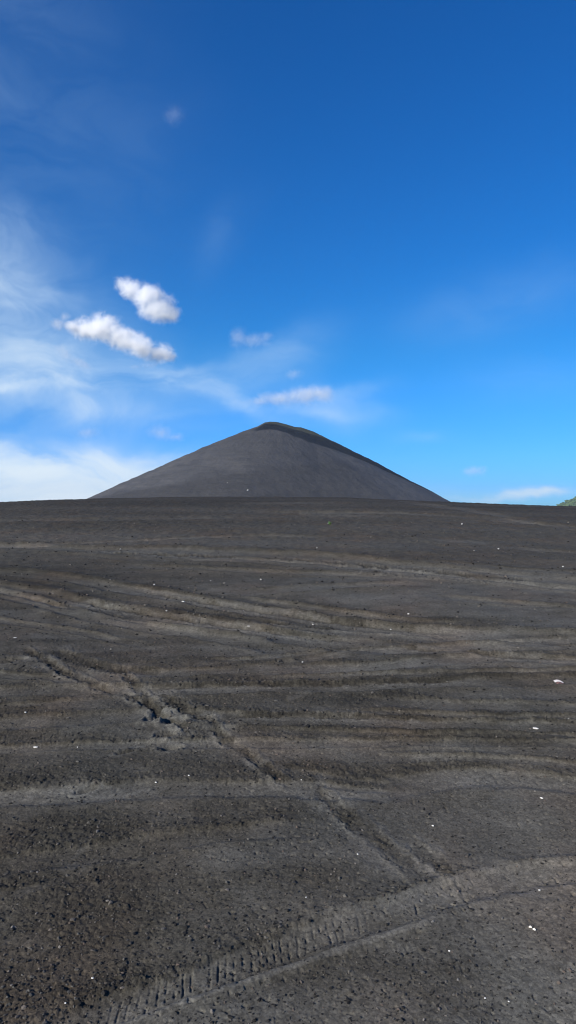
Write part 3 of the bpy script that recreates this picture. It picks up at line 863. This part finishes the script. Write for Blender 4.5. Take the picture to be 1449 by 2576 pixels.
cloud([(396, 776, 56, 40), (372, 748, 48, 36), (330, 728, 38, 30, 30), (304, 712, 24, 20), (418, 790, 42, 26)], .085,
      'upper of the two bright puffy clouds left of the cone, with a ragged tail')
cloud([(214, 826, 46, 32), (262, 828, 56, 40), (308, 852, 56, 36, 25), (352, 872, 50, 34, 25), (402, 890, 46, 28), (186, 822, 26, 20)], .085,
      'lower long puffy white cloud slanting down to the right')
cloud([(146, 814, 26, 20), (164, 798, 18, 16)], .020, 'small ragged cloud at the left tip of the long puffy cloud', nscale=22)
cloud([(162, 888, 34, 20, 35), (200, 912, 40, 17, 30)], .010, 'faint wisp below the left end of the long puffy cloud', nscale=22)
cloud([(372, 918, 34, 12), (340, 922, 20, 8)], .008, 'faint scrap under the right end of the long puffy cloud', nscale=20)
cloud([(600, 848, 32, 34), (640, 854, 50, 24), (670, 848, 24, 18)], .008, 'thin ragged cloud high above the left shoulder of the cone', nscale=20)
cloud([(700, 1002, 74, 24, -6), (760, 996, 74, 30, -4), (805, 992, 44, 32), (655, 1010, 40, 16)], .017,
      'white streak of cloud just above the summit', nscale=30)
cloud([(738, 942, 28, 17)], .009, 'tiny faint puff above the white streak over the summit', nscale=18)
cloud([(404, 1088, 38, 24), (440, 1100, 36, 13)], .012, 'small low cloud left of the summit, near the slope', nscale=20)
cloud([(220, 1088, 36, 18)], .010, 'small low cloud far left above the white bank', nscale=20)
cloud([(1196, 1184, 38, 18), (1180, 1186, 22, 12)], .014, 'small low cloud right of the cone', nscale=20)
cloud([(436, 284, 34, 32)], .0028, 'very faint high wisp in the deep blue, upper left', nscale=22)

# ------------------------------------------------------------------ sky
W = bpy.data.worlds.new('World'); S.world = W; W.use_nodes = True
nt = W.node_tree; nt.nodes.clear()
wo = nt.nodes.new('ShaderNodeOutputWorld')
sky = nt.nodes.new('ShaderNodeTexSky'); sky.sky_type = 'NISHITA'; sky.sun_disc = False
sky.sun_elevation = SUN_EL; sky.sun_rotation = SUN_AZ
sky.altitude = 0; sky.air_density = 1.0; sky.dust_density = .05; sky.ozone_density = 2.2
SKY_SAT, SKY_HUE = 1.35, .5
hs = N(nt, 'ShaderNodeHueSaturation', inp={'Hue': SKY_HUE, 'Saturation': SKY_SAT, 'Value': 1.0, 'Color': sky.outputs[0]})
dirv = N(nt, 'ShaderNodeTexCoord').outputs['Generated']
sx = N(nt, 'ShaderNodeSeparateXYZ'); nt.links.new(dirv, sx.inputs[0])
up = N(nt, 'ShaderNodeMapRange', interpolation_type='SMOOTHSTEP', inp={0: sx.outputs[2], 1: 0.0, 2: .22}).outputs[0]
tint = MIX(nt, up, (.215, .63, 1.75), (.205, .80, 1.26))
tinted = MIX(nt, 1.0, hs.outputs[0], tint, 'MULTIPLY')
bg = N(nt, 'ShaderNodeBackground', inp={'Color': tinted, 'Strength': SKY_STRENGTH})
# cirrus veils: soft streaks at their bearings (azimuth, elevation)
az = MATH(nt, 'ARCTAN2', sx.outputs[0], sx.outputs[1]); el = MATH(nt, 'ARCSINE', sx.outputs[2])
ae = N(nt, 'ShaderNodeCombineXYZ'); nt.links.new(az, ae.inputs[0]); nt.links.new(el, ae.inputs[1])
def veil(px, py, rx, ry, rot, amp):
    a0 = math.atan((px - CX) / F); e0 = math.atan((CY - py) / math.hypot(F, px - CX))
    mp = N(nt, 'ShaderNodeMapping', vector_type='TEXTURE',
           inp={'Location': (a0, e0, 0), 'Rotation': (0, 0, math.radians(-rot)), 'Scale': (rx / F, ry / F, 1)})
    nt.links.new(warp, mp.inputs['Vector'])
    ln = N(nt, 'ShaderNodeVectorMath', operation='DOT_PRODUCT'); nt.links.new(mp.outputs[0], ln.inputs[0]); nt.links.new(mp.outputs[0], ln.inputs[1])
    return MATH(nt, 'MULTIPLY', MATH(nt, 'EXPONENT', MATH(nt, 'MULTIPLY', ln.outputs['Value'], -1.0)), amp)
wn = N(nt, 'ShaderNodeTexNoise', noise_dimensions='2D', inp={'Scale': 9.0, 'Detail': 4, 'Roughness': .55})
nt.links.new(ae.outputs[0], wn.inputs['Vector'])
wv = N(nt, 'ShaderNodeVectorMath', operation='MULTIPLY_ADD'); nt.links.new(wn.outputs['Color'], wv.inputs[0])
wv.inputs[1].default_value = (.06, .04, 0); wv.inputs[2].default_value = (-.03, -.02, 0)
wa = N(nt, 'ShaderNodeVectorMath', operation='ADD'); nt.links.new(ae.outputs[0], wa.inputs[0]); nt.links.new(wv.outputs[0], wa.inputs[1])
warp = wa.outputs[0]
VEILS = [  # px, py, rx, ry, tilt (clockwise degrees in the picture), amount
    (40, 1225, 330, 66, 3, 3.2), (210, 1190, 240, 44, 2, .9), (330, 1165, 120, 18, -4, .35), (300, 1255, 300, 25, -3, .8), (-60, 1150, 200, 40, 0, .8),
    (10, 760, 180, 160, 30, .30), (-40, 620, 150, 110, 35, .22), (150, 980, 330, 150, 10, .22), (10, 850, 130, 60, 10, .26), (60, 735, 110, 22, 6, .30), (10, 765, 60, 12, 0, .35), (60, 960, 190, 30, -4, .45), (10, 965, 60, 14, 0, .6),
    (220, 1030, 200, 34, 3, .45), (100, 920, 260, 80, 0, .30), (500, 975, 130, 34, 18, .36), (430, 958, 60, 20, 12, .30), (580, 1008, 130, 22, 22, .42), (760, 1035, 120, 14, 6, .28), (470, 935, 90, 14, -8, .16),
    (660, 920, 140, 50, -25, .28), (840, 1030, 120, 40, 12, .30), (880, 985, 110, 24, -8, .16),
    (40, 90, 190, 170, 30, .05), (140, 330, 320, 260, 20, .05), (560, 600, 40, 90, 35, .06), (1240, 770, 190, 60, -10, .10), (1380, 960, 200, 70, 0, .08),
    (1340, 1242, 75, 11, 2, 1.7), (1250, 1252, 120, 9, 0, .7), (1150, 1240, 160, 20, 0, .18), (1060, 1108, 60, 12, 5, .2),
]
acc = None
for v in VEILS:
    q = veil(*v); acc = q if acc is None else MATH(nt, 'ADD', acc, q)
st = N(nt, 'ShaderNodeMapping', inp={'Rotation': (0, 0, math.radians(12)), 'Scale': (6.0, 17.0, 1)}); nt.links.new(warp, st.inputs['Vector'])
sn = N(nt, 'ShaderNodeTexNoise', noise_dimensions='2D', inp={'Scale': 1.0, 'Detail': 6, 'Roughness': .6, 'Distortion': .6}); nt.links.new(st.outputs[0], sn.inputs['Vector'])
tex = N(nt, 'ShaderNodeMapRange', inp={0: sn.outputs['Fac'], 1: .30, 2: .70, 3: .45, 4: 1.4}).outputs[0]
fac = MATH(nt, 'SUBTRACT', 1.0, MATH(nt, 'EXPONENT', MATH(nt, 'MULTIPLY', MATH(nt, 'MULTIPLY', acc, tex), -1.0)), clamp=True)
vcol = RAMP(nt, fac, [(.0, (.48, .74, 1.0)), (.45, (.60, .79, 1.0)), (.95, (.82, .93, 1.0))])
bg2 = N(nt, 'ShaderNodeBackground', inp={'Color': vcol, 'Strength': .70})
mx = nt.nodes.new('ShaderNodeMixShader')
nt.links.new(fac, mx.inputs[0]); nt.links.new(bg.outputs[0], mx.inputs[1]); nt.links.new(bg2.outputs[0], mx.inputs[2])
nt.links.new(mx.outputs[0], wo.inputs['Surface'])
W.cycles.sampling_method = 'AUTOMATIC'

# ------------------------------------------------------------------ sun
sd = bpy.data.lights.new('sun', 'SUN'); sd.energy = SUN_STRENGTH; sd.angle = math.radians(.5); sd.color = (1.0, .93, .82)
so = bpy.data.objects.new('sun', sd); COL.objects.link(so)
dv = Vector((math.sin(SUN_AZ) * math.cos(SUN_EL), math.cos(SUN_AZ) * math.cos(SUN_EL), math.sin(SUN_EL)))
so.rotation_euler = dv.to_track_quat('Z', 'Y').to_euler(); so.location = dv * 50

# ------------------------------------------------------------------ camera
cd = bpy.data.cameras.new('camera'); co = bpy.data.objects.new('camera', cd); COL.objects.link(co)
cd.sensor_fit = 'VERTICAL'; cd.angle_y = 2 * math.atan(CY / F); cd.clip_start = .05; cd.clip_end = 20000
co.location = (0, 0, CAM_H); co.rotation_euler = (math.radians(90), 0, 0)
S.camera = co

S.view_settings.view_transform = 'Standard'; S.view_settings.look = 'None'
S.view_settings.exposure = EXPOSURE; S.view_settings.gamma = 1
S.cycles.volume_bounces = 24; S.cycles.max_bounces = 24; S.cycles.diffuse_bounces = 3
S.cycles.volume_step_rate = .5; S.cycles.volume_max_steps = 256
S.cycles.use_denoising = True
S.cycles.denoiser = 'OPENIMAGEDENOISE'
S.cycles.denoising_input_passes = 'RGB_ALBEDO_NORMAL'
S.cycles.denoising_prefilter = 'ACCURATE'
S.cycles.filter_width = 1.1
